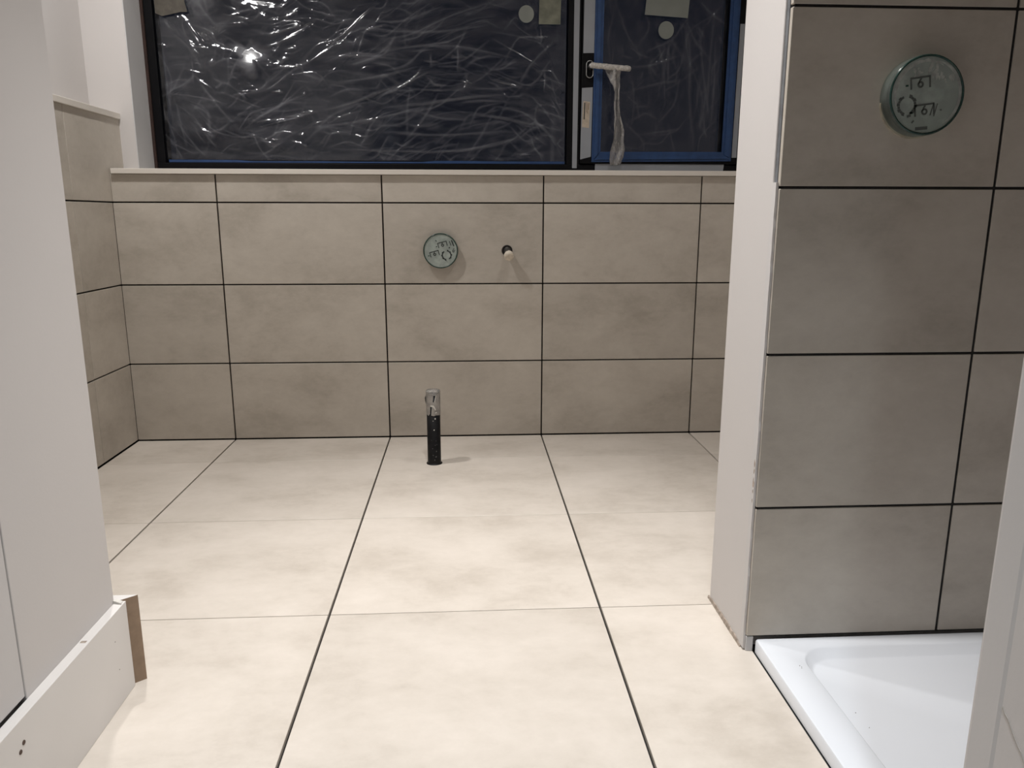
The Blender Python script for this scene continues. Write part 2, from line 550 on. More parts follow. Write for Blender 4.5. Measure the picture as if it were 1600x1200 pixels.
# ------------------------------------------------------------------ skirting
BT, BH = 0.018, 0.172
b1 = struct(box('baseboard_left', XN, XN + BT, -4.2, YN + 0.006, 0.0, BH, M_BOARD, bev=0.001))
for y, z, r in ((-1.9623, 0.1367, .0031), (-1.9719, 0.1285, .0031)):
    V, F = lathe([(0.00001, 0.0005), (r * .6, 0.0004), (r, 0.0009), (r * 1.15, 0.0)], 'Y', 18, (0, 0, 0))
    V = [(XN + BT - b, y + a, z + c) for a, b, c in V]
    clean(obj('screw_hole', V, F, M_HOLE, b1, smooth=True))
for y, z, r in ((-1.6795, 0.1223, .0012), (-1.6756, 0.0657, .0012)):
    V, F = lathe([(0.00001, 0.0004), (r, 0.0)], 'Y', 10, (0, 0, 0))
    V = [(XN + BT - b, y + a, z + c) for a, b, c in V]
    clean(obj('nail_hole', V, F, M_HOLE, b1))
box('scuff_mark', XN + 0.004, XN + 0.013, -1.765, -1.759, BH - 0.0002, BH + 0.0004, M_CHIP, b1)
# return piece with an open mitre
yA, yB = YN + 0.006, YN + 0.026
pts = [(-0.36, yA), (0.273, yA), (0.297, yB), (-0.36, yB)]
V = [(x, y, 0.0) for x, y in pts] + [(x, y, BH + .001) for x, y in pts]
F = [(0, 1, 2, 3), (4, 5, 6, 7), (0, 1, 5, 4), (1, 2, 6, 5), (2, 3, 7, 6), (3, 0, 4, 7)]
b2 = struct(obj('baseboard_return', V, F, M_BOARD))
b2.data.materials.append(M_MDF)
for p in b2.data.polygons:
    if p.normal.x > 0.5: p.material_index = 1
# flake of plaster left in the corner gap
obj('plaster_flake', [(XN - .001, YN - .004, BH), (XN + .017, YN - .010, BH), (XN + .015, YN + .003, BH), (XN + .002, YN + .004, BH),
     (XN - .001, YN - .004, BH + .006), (XN + .016, YN - .009, BH + .003), (XN + .014, YN + .003, BH + .0015), (XN + .002, YN + .004, BH + .005)],
    [(0, 1, 2, 3), (4, 5, 6, 7), (0, 1, 5, 4), (1, 2, 6, 5), (2, 3, 7, 6), (3, 0, 4, 7)], M_DUST_GLINT, b1)

# ------------------------------------------------------------------ window
win = struct(empty('window_1', (0.94, YWIN, WZ0)))
FY0, FY1 = YWIN, YWIN + 0.07
def wbar(name, x0, x1, z0, z1, y0=FY0, y1=FY1, mat=M_FRAME, parent=win, bev=0.002):
    return box(name, x0, x1, y0, y1, z0, z1, mat, parent, bev=bev)
wbar('frame_rail', WX0 + 0.014, WX1, WZ0, 1.060)
wbar('frame_rail', WX0 + 0.014, WX1, WZ1 - 0.04, WZ1)
wbar('frame_stile', WX0 + 0.014, -0.272, 1.060, WZ1 - 0.04)
wbar('frame_stile', 2.03, WX1, 1.060, WZ1 - 0.04)
wbar('mullion', 1.320, 1.372, 1.060, WZ1 - 0.04)
box('timber_packer', WX0 + 0.0031, WX0 + 0.0135, YWIN - 0.006, YWIN + 0.06, WZ0 + .001, WZ1, M_FOAM, win)
wbar('fixed_pane', -0.272, 1.320, 1.060, WZ1 - 0.04, YWIN + 0.034, YWIN + 0.040, M_GLASS, bev=0)
# glazing bead, blue film folded along its bottom
wbar('glazing_bead', -0.262, 1.318, 1.0605, 1.073, YWIN + 0.008, YWIN + 0.033, M_FRAME)
def tape_bar(name, pts, mat, parent, y0, th=0.0012):
    V = [(x, y0, z) for x, z in pts] + [(x, y0 - th, z) for x, z in pts]
    k = len(pts)
    F = [tuple(range(k)), tuple(range(k, 2 * k))] + [(i, (i + 1) % k, k + (i + 1) % k, k + i) for i in range(k)]
    return obj(name, V, F, mat, parent)
n = 30
lo = [(-0.262 + 1.575 * i / n, 1.0625) for i in range(n + 1)]
hi = [(x, 1.0720 - 0.0035 * (abs(x - 0.4) < 0.35) + 0.0012 * mnoise.noise(Vector((x * 5, 2, 0)))) for x, z in reversed(lo)]
tape_bar('blue_film_edge', lo + hi, M_BLUE, win, YWIN + 0.0078)
# opening sash
SX0, SX1 = 1.374, 2.028
sash = wbar('sash_stile', SX0, 1.452, 1.064, WZ1 - 0.045, YWIN - 0.006, FY1)
wbar('sash_stile', 1.962, SX1, 1.064, WZ1 - 0.045, YWIN - 0.006, FY1)
wbar('sash_rail', 1.452, 1.962, 1.064, 1.108, YWIN - 0.006, FY1)
wbar('sash_rail', 1.452, 1.962, WZ1 - 0.09, WZ1 - 0.045, YWIN - 0.006, FY1)
wbar('sash_pane', 1.448, 1.966, 1.104, WZ1 - 0.085, YWIN + 0.034, YWIN + 0.040, M_GLASS, bev=0)
YS = YWIN - 0.0062
# grey protective strips
tape_bar('protective_strip', [(1.343, 1.046), (1.362, 1.046), (1.364, 2.16), (1.340, 2.16)], M_GTAPE, win, YWIN - 0.0003)
tape_bar('protective_strip', [(1.379, 1.484), (1.422, 1.485), (1.424, 2.15), (1.381, 2.15)], M_GTAPE, win, YS)
tape_bar('protective_strip', [(1.3745, 1.080), (1.418, 1.091), (1.420, 1.357), (1.3765, 1.354)], M_GTAPE, win, YS)
tape_bar('protective_strip', [(1.437, 1.024), (1.968, 1.024), (1.972, 1.0635), (1.437, 1.0635)], M_GTAPE, win, YWIN - 0.0003)
tape_bar('protective_strip', [(2.000, 1.09), (2.020, 1.09), (2.022, 1.6), (2.004, 1.6)], M_GTAPE, win, YS)
# blue tape around the sash glass, in two ridged steps
def blue_side(pts0, pts1):
    tape_bar('blue_tape', pts0, M_BLUE, win, YS - 0.0002, 0.005)
    tape_bar('blue_tape', pts1, M_BLUE, win, YS - 0.0052, 0.004)
zt = WZ1 - 0.05
blue_side([(1.421, 1.070), (1.456, 1.112), (1.459, zt), (1.425, zt)], [(1.429, 1.082), (1.444, 1.098), (1.448, zt), (1.434, zt)])
blue_side([(1.996, 1.076), (2.001, zt), (1.962, zt), (1.956, 1.112)], [(1.987, 1.090), (1.992, zt), (1.972, zt), (1.967, 1.100)])
blue_side([(1.421, 1.070), (1.996, 1.076), (1.956, 1.112), (1.456, 1.110)], [(1.431, 1.079), (1.986, 1.085), (1.970, 1.097), (1.446, 1.095)])
# handle
hd = empty('sash_handle', (1.405, YS, 1.425)); hd.parent = win; hd.location = Vector((1.405, YS, 1.425)) - world_loc(win)
def stadium(w, h, th, y, cx, cz, inner=None, seg=12):
    def loop(w, h):
        r = w / 2
        P = []
        for i in range(seg + 1):
            a = math.pi * i / seg
            P.append((cx + r * math.cos(a), cz + h / 2 - r + r * math.sin(a)))
        for i in range(seg + 1):
            a = math.pi + math.pi * i / seg
            P.append((cx + r * math.cos(a), cz - h / 2 + r + r * math.sin(a)))
        return P
    A = loop(w, h)
    B = loop(w - 2 * inner, h - 2 * inner)
    k = len(A)
    V = [(x, y, z) for x, z in A] + [(x, y - th, z) for x, z in A] + [(x, y - th, z) for x, z in B] + [(x, y, z) for x, z in B]
    F = []
    for i in range(k):
        j = (i + 1) % k
        for q in range(4):
            F.append((q * k + i, q * k + j, ((q + 1) % 4) * k + j, ((q + 1) % 4) * k + i))
    return V, F
V, F = stadium(0.030, 0.066, 0.006, YS, 1.406, 1.424, 0.0028)
obj('rose_ring', V, F, M_STEEL, hd, smooth=True)
V, F = stadium(0.0246, 0.060, 0.0035, YS, 1.406, 1.424, 0.0115)
obj('rose_plate', V, F, M_FRAME, hd)
V, F = lathe([(0.00001, 0), (0.0105, 0), (0.0105, 0.036), (0.008, 0.040), (0.00001, 0.040)], 'Y', 20, (1.408, YS, 1.432))
clean(obj('spindle', V, F, M_STEEL, hd, smooth=True))
# lever wrapped in film
V, F = [], []
nl, ns = 40, 14
for i in range(nl + 1):
    t = i / nl
    x = 1.402 + 0.160 * t
    zc = 1.432 - 0.012 * t
    yc = YS - 0.043
    for s in range(ns):
        a = 2 * math.pi * s / ns
        r = 0.0105 + 0.0018 * mnoise.noise(Vector((x * 110, math.cos(a) * 2.2, math.sin(a) * 2.2)))
        if i in (0, nl): r *= 0.55
        V.append((x, yc + r * math.cos(a) * .85, zc + r * math.sin(a)))
for i in range(nl):
    for s in range(ns):
        F.append((i * ns + s, i * ns + (s + 1) % ns, (i + 1) * ns + (s + 1) % ns, (i + 1) * ns + s))
F += [tuple(range(ns)), tuple(range(nl * ns, nl * ns + ns))]
M_LEVER = plain('film wrapped lever', (0.50, 0.475, 0.44), 0.3, vary=0.3, scale=140, bump=0.8, bscale=160)
obj('lever', V, F, M_LEVER, hd, smooth=True)

# clear wrap tail hanging from the lever
def tail():
    # centre line (x, z), half width, twist
    K = [(1.492, 1.428, .033, 0.05), (1.496, 1.404, .028, 0.3), (1.506, 1.362, .016, 0.9), (1.510, 1.330, .010, 1.4), (1.510, 1.290, .011, 1.1), (1.513, 1.250, .011, 0.7),
         (1.517, 1.215, .016, 0.5), (1.522, 1.190, .020, 0.35), (1.521, 1.150, .022, 0.2), (1.520, 1.110, .030, 0.25), (1.515, 1.082, .027, 0.15), (1.512, 1.056, .020, 0.1)]
    V, F = [], []
    sub, na = 5, 13
    P = []
    for i in range(len(K) - 1):
        for s in range(sub):
            t = s / sub
            P.append(tuple(K[i][q] * (1 - t) + K[i + 1][q] * t for q in range(4)))
    P.append(K[-1])
    for i, (x, z, w, tw) in enumerate(P):
        for a in range(na):
            u = a / (na - 1) * 2 - 1
            y = YS - 0.037 - 0.010 * math.sin(u * 3.1 + tw * 2 + i * .11) - 0.006 * math.sin(u * 7 + i * 0.23)
            V.append((x + u * w + 0.002 * mnoise.noise(Vector((i * .4, u * 2, 0))), y, z + 0.003 * mnoise.noise(Vector((u * 3, 9, i * .3)))))
    for i in range(len(P) - 1):
        for a in range(na - 1):
            F.append((i * na + a, i * na + a + 1, (i + 1) * na + a + 1, (i + 1) * na + a))
    return V, F
V, F = tail()
wrap = obj('plastic_wrap', V, F, M_WRAP, smooth=True)
tag(wrap, 'twisted strip of clear plastic wrap hanging from the window handle', 'plastic wrap')
md = wrap.modifiers.new('thickness', 'SOLIDIFY'); md.thickness = 0.0004

# ------------------------------------------------------------------ crinkled protective films
CREASES_WIDE = [(((-0.149,1.575),(-0.128,1.537),(-0.104,1.487)),4,4),
 (((-0.149,1.518),(-0.133,1.484),(-0.115,1.468)),5,5),
 (((-0.132,1.491),(-0.080,1.487)),4,4),
 (((-0.075,1.427),(-0.059,1.450)),5,5),
 (((-0.142,1.438),(-0.140,1.403),(-0.146,1.357)),3,3),
 (((-0.137,1.385),(-0.105,1.362),(-0.068,1.334)),4,3),
 (((-0.015,1.611),(0.068,1.594),(0.110,1.581)),3,3),
 (((0.004,1.638),(0.050,1.616),(0.106,1.626)),3,3),
 (((0.196,1.637),(0.240,1.655)),5,4),
 (((0.225,1.601),(0.272,1.624)),5,4),
 (((0.165,1.536),(0.215,1.555),(0.279,1.570)),6,4),
 (((0.158,1.499),(0.220,1.518),(0.298,1.565)),6,4),
 (((0.192,1.495),(0.176,1.476)),4,3),
 (((0.235,1.489),(0.265,1.494)),4,3),
 (((0.149,1.430),(0.165,1.425)),5,4),
 (((0.184,1.442),(0.203,1.435),(0.219,1.463)),5,4),
 (((0.152,1.411),(0.202,1.421),(0.256,1.426)),3,3),
 (((0.238,1.407),(0.339,1.460),(0.428,1.526),(0.580,1.654)),4,5),
 (((-0.002,1.311),(0.147,1.336),(0.238,1.407)),2,5),
 (((0.011,1.316),(0.043,1.323),(0.056,1.300)),4,3),
 (((0.073,1.331),(0.103,1.333)),3,3),
 (((0.171,1.329),(0.201,1.330)),3,3),
 (((0.280,1.326),(0.284,1.321)),4,3),
 (((0.102,1.217),(0.202,1.234),(0.326,1.259)),5,4),
 (((0.189,1.218),(0.265,1.242),(0.326,1.259)),4,3),
 (((0.326,1.259),(0.441,1.282),(0.593,1.340),(0.694,1.370)),3,5),
 (((-0.112,1.220),(-0.090,1.191),(-0.057,1.173)),4,3),
 (((0.106,1.157),(0.129,1.140),(0.159,1.133)),4,3),
 (((0.145,1.150),(0.170,1.147)),3,2),
 (((0.222,1.145),(0.254,1.138),(0.278,1.126)),5,3),
 (((0.261,1.165),(0.271,1.172)),4,3),
 (((0.448,1.159),(0.457,1.183),(0.461,1.210)),3,2),
 (((0.383,1.117),(0.585,1.111),(0.789,1.105),(0.943,1.120),(1.098,1.156)),2.5,4),
 (((-0.217,1.214),(-0.196,1.179),(-0.164,1.131),(-0.118,1.083)),2,4),
 (((-0.154,1.239),(-0.111,1.167),(-0.067,1.107)),2,4),
 (((-0.221,1.309),(-0.205,1.214),(-0.189,1.119)),2,4),
 (((-0.058,1.519),(-0.044,1.485),(-0.057,1.439)),2,3),
 (((-0.022,1.520),(-0.013,1.474),(-0.027,1.428)),2,3),
 (((0.120,1.647),(0.129,1.613),(0.104,1.590)),3,3),
 (((0.143,1.640),(0.180,1.650)),3,3),
 (((0.600,1.528),(0.699,1.541),(0.849,1.612),(0.998,1.660)),2,6),
 (((0.601,1.556),(0.798,1.554),(0.997,1.580)),2,6),
 (((0.598,1.482),(0.747,1.507),(0.897,1.504),(1.097,1.464)),2,6),
 (((0.882,1.513),(0.886,1.474),(0.883,1.415)),4,3),
 (((0.777,1.472),(0.780,1.425)),3,3),
 (((0.913,1.410),(0.920,1.379),(0.910,1.348)),3,3),
 (((0.741,1.425),(0.720,1.389),(0.643,1.341),(0.567,1.316)),2.5,5),
 (((0.693,1.346),(0.794,1.342),(0.907,1.341)),2,3),
 (((0.591,1.274),(0.742,1.289),(0.920,1.315),(1.072,1.326)),2.5,6),
 (((0.716,1.258),(0.817,1.235),(0.906,1.230)),2,5),
 (((0.944,1.253),(1.072,1.237),(1.188,1.213)),2.5,5),
 (((1.021,1.285),(1.149,1.261),(1.253,1.177),(1.306,1.078)),2,6),
 (((0.588,1.184),(0.790,1.169),(1.098,1.188)),2,5),
 (((1.210,1.583),(1.215,1.536),(1.208,1.508)),4,3),
 (((1.227,1.419),(1.230,1.383),(1.225,1.342)),3.5,3),
 (((1.123,1.363),(1.173,1.442),(1.274,1.537)),2.5,5),
 (((1.021,1.381),(1.097,1.365),(1.136,1.351)),3,4),
 (((1.174,1.322),(1.226,1.274),(1.278,1.201)),2,5),
 (((1.111,1.102),(1.170,1.097)),4,3),
 (((1.305,1.165),(1.279,1.140),(1.316,1.115)),3,3),
 (((0.840,1.100),(1.046,1.138),(1.123,1.163)),2,4),
 (((0.504,1.596),(0.651,1.586),(0.825,1.646)),2,6),
 (((0.326,1.455),(0.499,1.469),(0.696,1.448)),2,6),
 (((0.395,1.362),(0.570,1.388),(0.721,1.425)),2,6),
 (((0.287,1.194),(0.489,1.220),(0.742,1.270)),2,6),
 (((-0.250,1.517),(-0.244,1.379),(-0.240,1.238)),2,5),
 (((-0.156,1.631),(-0.167,1.563),(-0.154,1.518)),2,4),
 (((-0.231,1.590),(-0.217,1.563),(-0.204,1.551)),4,3),
 (((-0.255,1.585),(-0.254,1.551)),4,3),
 (((-0.165,1.604),(-0.176,1.590)),5,4)]
CREASES_SASH = [(((1.511,1.668),(1.539,1.588),(1.579,1.518),(1.619,1.483)),2,4),
 (((1.566,1.517),(1.606,1.482),(1.658,1.471)),2,4),
 (((1.569,1.434),(1.659,1.443),(1.773,1.484)),3,4),
 (((1.585,1.350),(1.688,1.376),(1.778,1.389)),3,4),
 (((1.529,1.481),(1.581,1.470)),2,3),
 (((1.560,1.326),(1.613,1.290)),2,4),
 (((1.575,1.282),(1.652,1.290)),2,4),
 (((1.779,1.638),(1.822,1.544),(1.891,1.474)),2,5),
 (((1.793,1.615),(1.813,1.473),(1.815,1.328),(1.844,1.131)),2.5,5),
 (((1.845,1.592),(1.867,1.426),(1.905,1.231)),2,5),
 (((1.905,1.663),(1.894,1.498),(1.891,1.231)),2,5),
 (((1.953,1.675),(1.946,1.636)),4,3),
 (((1.852,1.316),(1.851,1.304)),4,3),
 (((1.540,1.134),(1.620,1.117),(1.752,1.123)),2.5,4),
 (((1.499,1.634),(1.476,1.540),(1.492,1.445)),2,5),
 (((1.576,1.228),(1.640,1.266),(1.694,1.237)),2,5),
 (((1.617,1.179),(1.722,1.192),(1.800,1.205)),2,5),
 (((1.828,1.425),(1.873,1.329),(1.866,1.206)),2,4),
 (((1.912,1.546),(1.917,1.378),(1.911,1.206)),2,5)]

def film(name, x0, x1, z0, z1, zd, y0, creases, step, mat, amp, extra, facets, dirv, soft):
    """crinkled sheet: slow billows, creases with a shallow lit flank, small flat facets; fine mesh below zd, coarser above"""
    X = np.arange(x0, x1 + step / 2, step)
    Z = np.concatenate([np.arange(z0, zd, step), np.linspace(zd, z1, 90)])
    nx, nz = len(X), len(Z)
    gx, gz = np.meshgrid(X, Z)
    h = np.zeros_like(gx)
    bunch = np.zeros_like(gx)
    rng = np.random.RandomState(11)
    for k in range(16):                      # slow billows
        a = math.radians(dirv + rng.uniform(-35, 35))
        f = rng.uniform(9, 40)
        ph = rng.uniform(0, 6.28)
        warp = 0.8 * np.sin(gx * rng.uniform(2, 9) + gz * rng.uniform(2, 9) + rng.uniform(0, 6))
        h += amp * rng.uniform(0.4, 1.0) * (12 / (f + 6)) * np.sin((-math.sin(a) * gx + math.cos(a) * gz) * f * 2 + ph + warp * 2)
    def crease(pts, a, w, haze):
        P = np.array(pts, float)
        t = np.linspace(0, len(P) - 1, 6 * (len(P) - 1) + 1)
        px = np.interp(t, np.arange(len(P)), P[:, 0]); pz = np.interp(t, np.arange(len(P)), P[:, 1])
        for _ in range(3):
            px[1:-1] = (px[:-2] + 2 * px[1:-1] + px[2:]) / 4; pz[1:-1] = (pz[:-2] + 2 * pz[1:-1] + pz[2:]) / 4
        pad = 6 * w
        i0, i1 = np.searchsorted(X, px.min() - pad), np.searchsorted(X, px.max() + pad)
        k0, k1 = np.searchsorted(Z, pz.min() - pad), np.searchsorted(Z, pz.max() + pad)
        if i1 <= i0 or k1 <= k0: return
        sx_, sz_ = gx[k0:k1, i0:i1], gz[k0:k1, i0:i1]
        best = np.full(sx_.shape, 1e9); bt = np.zeros(sx_.shape); up = np.zeros(sx_.shape)
        n_ = len(px) - 1
        for s in range(n_):
            dx, dz = px[s + 1] - px[s], pz[s + 1] - pz[s]
            L2 = dx * dx + dz * dz + 1e-12
            u = np.clip(((sx_ - px[s]) * dx + (sz_ - pz[s]) * dz) / L2, 0, 1)
            ex, ez = sx_ - px[s] - u * dx, sz_ - pz[s] - u * dz
            d = np.hypot(ex, ez)
            mk = d < best
            best[mk] = d[mk]; bt[mk] = (s + u[mk]) / n_
            up[mk] = (ez + 0.15 * ex)[mk]
        taper = np.sin(np.clip(bt, 0.03, 0.97) * math.pi) ** 0.5
        # sharp underside, long upper flank sloped to catch the lamp
        wu = a / 0.33
        prof = np.where(up > 0, np.clip(1 - best / wu, 0, 1), np.exp(-(best / (0.5 * w)) ** 1.2))
        h[k0:k1, i0:i1] += a * taper * prof
        bunch[k0:k1, i0:i1] += haze * taper * np.exp(-(best / (0.8 * w)) ** 1.3) * np.where(up > 0, 1.0, 0.8)
    for pts, a, w in creases:
        crease(pts, a * 0.0009, w * 0.001, 0.35 + 0.13 * a)
    for k in range(extra):
        cx, cz = rng.uniform(x0, x1), rng.uniform(z0, z1)
        lean = dirv
        if x1 - x0 > 1.0:                    # fans out towards the taped side edges
            lean = dirv + (-75 if rng.rand() < 0.6 else 0) * np.clip((0.15 - cx) / 0.3, 0, 1) - 50 * np.clip((cx - 1.0) / 0.3, 0, 1)
        a = math.radians(lean + rng.normal(0, soft))
        L = rng.uniform(0.02, 0.24)
        b = rng.normal(0, 0.16) * L
        dx, dz = math.cos(a) * L / 2, math.sin(a) * L / 2
        crease([(cx - dx, cz - dz), (cx - b * math.sin(a), cz + b * math.cos(a)), (cx + dx, cz + dz)], rng.uniform(0.3, 1.5) * 0.001, rng.uniform(1.5, 6) * 0.001, rng.uniform(0.1, 0.8))
    for fx, fz, rx, rz, ang, sxx, szz in facets:      # small flat dents, placed and tilted to throw set lamp glints
        ca, sa = math.cos(math.radians(ang)), math.sin(math.radians(ang))
        u = (gx - fx) * ca + (gz - fz) * sa; v = -(gx - fx) * sa + (gz - fz) * ca
        wob = 1 + 0.30 * np.sin(np.arctan2(v, u) * 3 + fx * 90) + 0.22 * np.sin(np.arctan2(v, u) * 5 + fz * 70)
        q = np.hypot(u / rx, v / rz) / wob
        win = np.clip((1.9 - q) / 1.15, 0, 1); win = win * win * (3 - 2 * win)
        if rx > 0.015 and rz > 0.013:              # a rounded pocket shaped to give the broad glow
            win = np.clip((2.6 - q) / 1.4, 0, 1); win = win * win * (3 - 2 * win)
            h = h * (1 - 0.9 * win) + win * (sxx * (gx - fx) + szz * (gz - fz) + 0.002 - 0.75 * (u * u + v * v))
            bunch += 0.9 * win
            continue
        h = h * (1 - 0.85 * win) + win * (sxx * (gx - fx) + szz * (gz - fz) + 0.003)
        bunch += 0.35 * win
    edge = np.minimum(np.minimum(gx - x0, x1 - gx), np.minimum(gz - z0, z1 - gz))
    h *= np.clip(edge / 0.015, 0.15, 1)
    V = np.stack([gx, y0 - h, gz], -1).reshape(-1, 3)
    idx = np.arange(nx * nz).reshape(nz, nx)
    Fq = np.stack([idx[:-1, :-1], idx[:-1, 1:], idx[1:, 1:], idx[1:, :-1]], -1).reshape(-1, 4)
    me = bpy.data.meshes.new(name)
    me.vertices.add(len(V)); me.vertices.foreach_set('co', V.ravel())
    me.loops.add(Fq.size); me.loops.foreach_set('vertex_index', Fq.ravel())
    me.polygons.add(len(Fq)); me.polygons.foreach_set('loop_start', np.arange(len(Fq)) * 4)
    me.polygons.foreach_set('use_smooth', np.ones(len(Fq), bool))
    me.update(); me.validate()
    at = me.attributes.new('bunch', 'FLOAT', 'POINT')
    at.data.foreach_set('value', np.clip(bunch, 0, 2.2).ravel().astype(np.float32))
    return link(name, me, mat)
GLINT_FACETS = [(-0.135,1.502,0.0109,0.0062,-50,-0.231,-0.323),
 (-0.125,1.477,0.0094,0.0047,-35,-0.203,-0.317),
 (-0.083,1.489,0.0125,0.0039,-5,-0.225,-0.345),
 (-0.065,1.441,0.0078,0.0062,60,-0.157,-0.305),
 (0.075,1.459,0.0250,0.0280,0,-0.080,-0.314),
 (0.178,1.548,0.0219,0.0055,18,-0.023,-0.270),
 (0.231,1.530,0.0504,0.0047,30,0.002,-0.261),
 (0.180,1.506,0.0187,0.0055,15,-0.032,-0.300),
 (0.174,1.481,0.0062,0.0062,60,-0.029,-0.310),
 (0.146,1.429,0.0062,0.0047,-30,-0.050,-0.322),
 (0.188,1.439,0.0094,0.0078,35,-0.027,-0.341),
 (0.214,1.456,0.0047,0.0094,70,-0.013,-0.284),
 (0.213,1.642,0.0125,0.0062,25,-0.001,-0.244),
 (0.235,1.610,0.0156,0.0062,25,0.009,-0.221),
 (0.191,1.594,0.0125,0.0039,5,-0.017,-0.281),
 (0.089,1.653,0.0554,0.0094,0,-0.093,-0.237),
 (0.111,1.633,0.0062,0.0125,70,-0.076,-0.258),
 (0.040,1.318,0.0109,0.0047,-40,-0.120,-0.340),
 (0.263,1.241,0.0655,0.0039,15,0.001,-0.413),
 (0.162,1.226,0.0504,0.0039,5,-0.055,-0.386),
 (-0.113,1.185,0.0187,0.0047,-30,-0.215,-0.441),
 (-0.090,1.164,0.0125,0.0039,-30,-0.191,-0.428),
 (0.278,1.325,0.0039,0.0039,0,0.015,-0.407),
 (0.132,1.141,0.0141,0.0039,-10,-0.083,-0.428),
 (0.153,1.153,0.0094,0.0023,0,-0.062,-0.444),
 (0.252,1.142,0.0156,0.0031,-12,-0.010,-0.412),
 (0.274,1.130,0.0047,0.0047,0,0.000,-0.401),
 (0.264,1.173,0.0094,0.0031,15,-0.003,-0.418),
 (-0.179,1.602,0.0094,0.0062,60,-0.273,-0.275),
 (-0.243,1.628,0.0062,0.0125,60,-0.315,-0.257),
 (-0.143,1.405,0.0031,0.0219,80,-0.223,-0.366),
 (-0.108,1.363,0.0219,0.0039,-30,-0.201,-0.375),
 (-0.136,1.566,0.0454,0.0031,-55,-0.210,-0.270),
 (0.350,1.471,0.0756,0.0039,35,0.056,-0.277),
 (0.452,1.556,0.0756,0.0031,42,0.160,-0.231),
 (-0.151,1.589,0.0156,0.0047,-50,-0.253,-0.275),
 (-0.039,1.494,0.0047,0.0219,75,-0.182,-0.305),
 (-0.015,1.485,0.0039,0.0187,85,-0.158,-0.273),
 (0.058,1.332,0.0141,0.0031,5,-0.095,-0.345),
 (0.181,1.331,0.0125,0.0028,0,-0.035,-0.330),
 (0.240,1.491,0.0156,0.0039,10,0.004,-0.301),
 (0.254,1.426,0.0219,0.0031,10,0.007,-0.367),
 (0.884,1.464,0.0031,0.0250,88,0.288,-0.193),
 (0.781,1.448,0.0023,0.0172,85,0.247,-0.190),
 (0.915,1.374,0.0031,0.0172,75,0.321,-0.241),
 (1.216,1.543,0.0028,0.0187,85,0.432,-0.137),
 (1.228,1.382,0.0025,0.0219,88,0.442,-0.208),
 (1.145,1.100,0.0156,0.0028,-3,0.361,-0.330),
 (1.181,1.217,0.0062,0.0039,0,0.380,-0.245),
 (0.485,1.168,0.0031,0.0156,80,0.123,-0.387),
 (0.693,1.372,0.0504,0.0028,25,0.165,-0.251),
 (-0.220,1.565,0.0125,0.0031,-60,-0.312,-0.311),
 (-0.243,1.496,0.0031,0.0187,80,-0.338,-0.312),
 (0.043,1.614,0.0219,0.0047,20,-0.092,-0.247),
 (0.045,1.580,0.0187,0.0031,5,-0.129,-0.285),
 (0.139,1.611,0.0047,0.0125,60,-0.049,-0.242)]

f1 = film('plastic_film', -0.266, 1.312, 1.0735, 2.14, 1.72, YWIN + 0.008, CREASES_WIDE, 0.0017, M_FILM, 0.0021, 760, GLINT_FACETS, 14, 26)
tag(f1, 'crinkled clear plastic film stretched over the wide fixed window pane', 'plastic film')
f2 = film('plastic_film', 1.457, 1.957, 1.111, 2.10, 1.72, YWIN + 0.012, CREASES_SASH, 0.0020, M_FILM2, 0.0007, 150, [], 74, 30)
tag(f2, 'dark clear plastic film over the narrow sash pane inside blue tape', 'plastic film')

# round stickers and paper labels
def sticker(name, x, z, y, r, label):
    o = disc_xz(name, x, z, y, r, M_STICK, rz=1.06)
    return tag(o, label, 'sticker')
sticker('round_sticker', 1.153, 1.624, YWIN - 0.004, 0.030, 'pale round sticker near the right edge of the wide film')
sticker('round_sticker', 1.708, 1.574, YWIN - 0.001, 0.031, 'pale round sticker below the paper label on the narrow sash')
def paper(name, pts, y, mat, label, th=0.0006, cat='label'):
    o = tape_bar(name, pts, mat, None, y, th)
    return tag(o, label, cat)
paper('paper_label', [(1.620, 1.629), (1.792, 1.619), (1.800, 1.74), (1.630, 1.75)], YWIN - 0.003, M_STICK, 'pale green-grey paper label at the top of the narrow sash')
pl = paper('paper_label', [(1.202, 1.588), (1.287, 1.588), (1.290, 1.74), (1.205, 1.74)], YWIN - 0.005, plain('yellowed clear tape', (0.17, 0.175, 0.135), 0.35, vary=0.3, scale=30), 'yellowish square tape patch in the upper right of the wide film')
paper('tape_patch', [(-0.259, 1.606), (-0.235, 1.596), (-0.165, 1.612), (-0.140, 1.612), (-0.150, 1.66), (-0.200, 1.70), (-0.262, 1.70)], YWIN - 0.003, plain('brownish clear tape', (0.075, 0.066, 0.052), 0.25, vary=0.3, scale=25), 'brownish clear tape patch at the upper left of the wide film', cat='tape')
tn = empty('delivery_label', (1.396, YS - 0.0014, 1.2)); tag(tn, 'narrow tan paper label with dark print on the grey sash strip', 'label')
tape_bar('paper', [(1.379, 1.205), (1.408, 1.202), (1.411, 1.302), (1.383, 1.305), (1.3815, 1.28)], M_TANP, tn, YS - 0.0013, 0.0004)
tape_bar('print_line', [(1.3855, 1.235), (1.3895, 1.235), (1.3915, 1.30), (1.3870, 1.298)], M_INK, tn, YS - 0.0018, 0.0003)
for xx, z0, z1 in ((1.3955, 1.262, 1.300), (1.4005, 1.258, 1.296), (1.4050, 1.272, 1.298)):
    tape_bar('print_line', [(xx - .0009, z0), (xx + .0009, z0), (xx + .0019, z1), (xx + .0001, z1)], M_INKB, tn, YS - 0.0018, 0.0003)

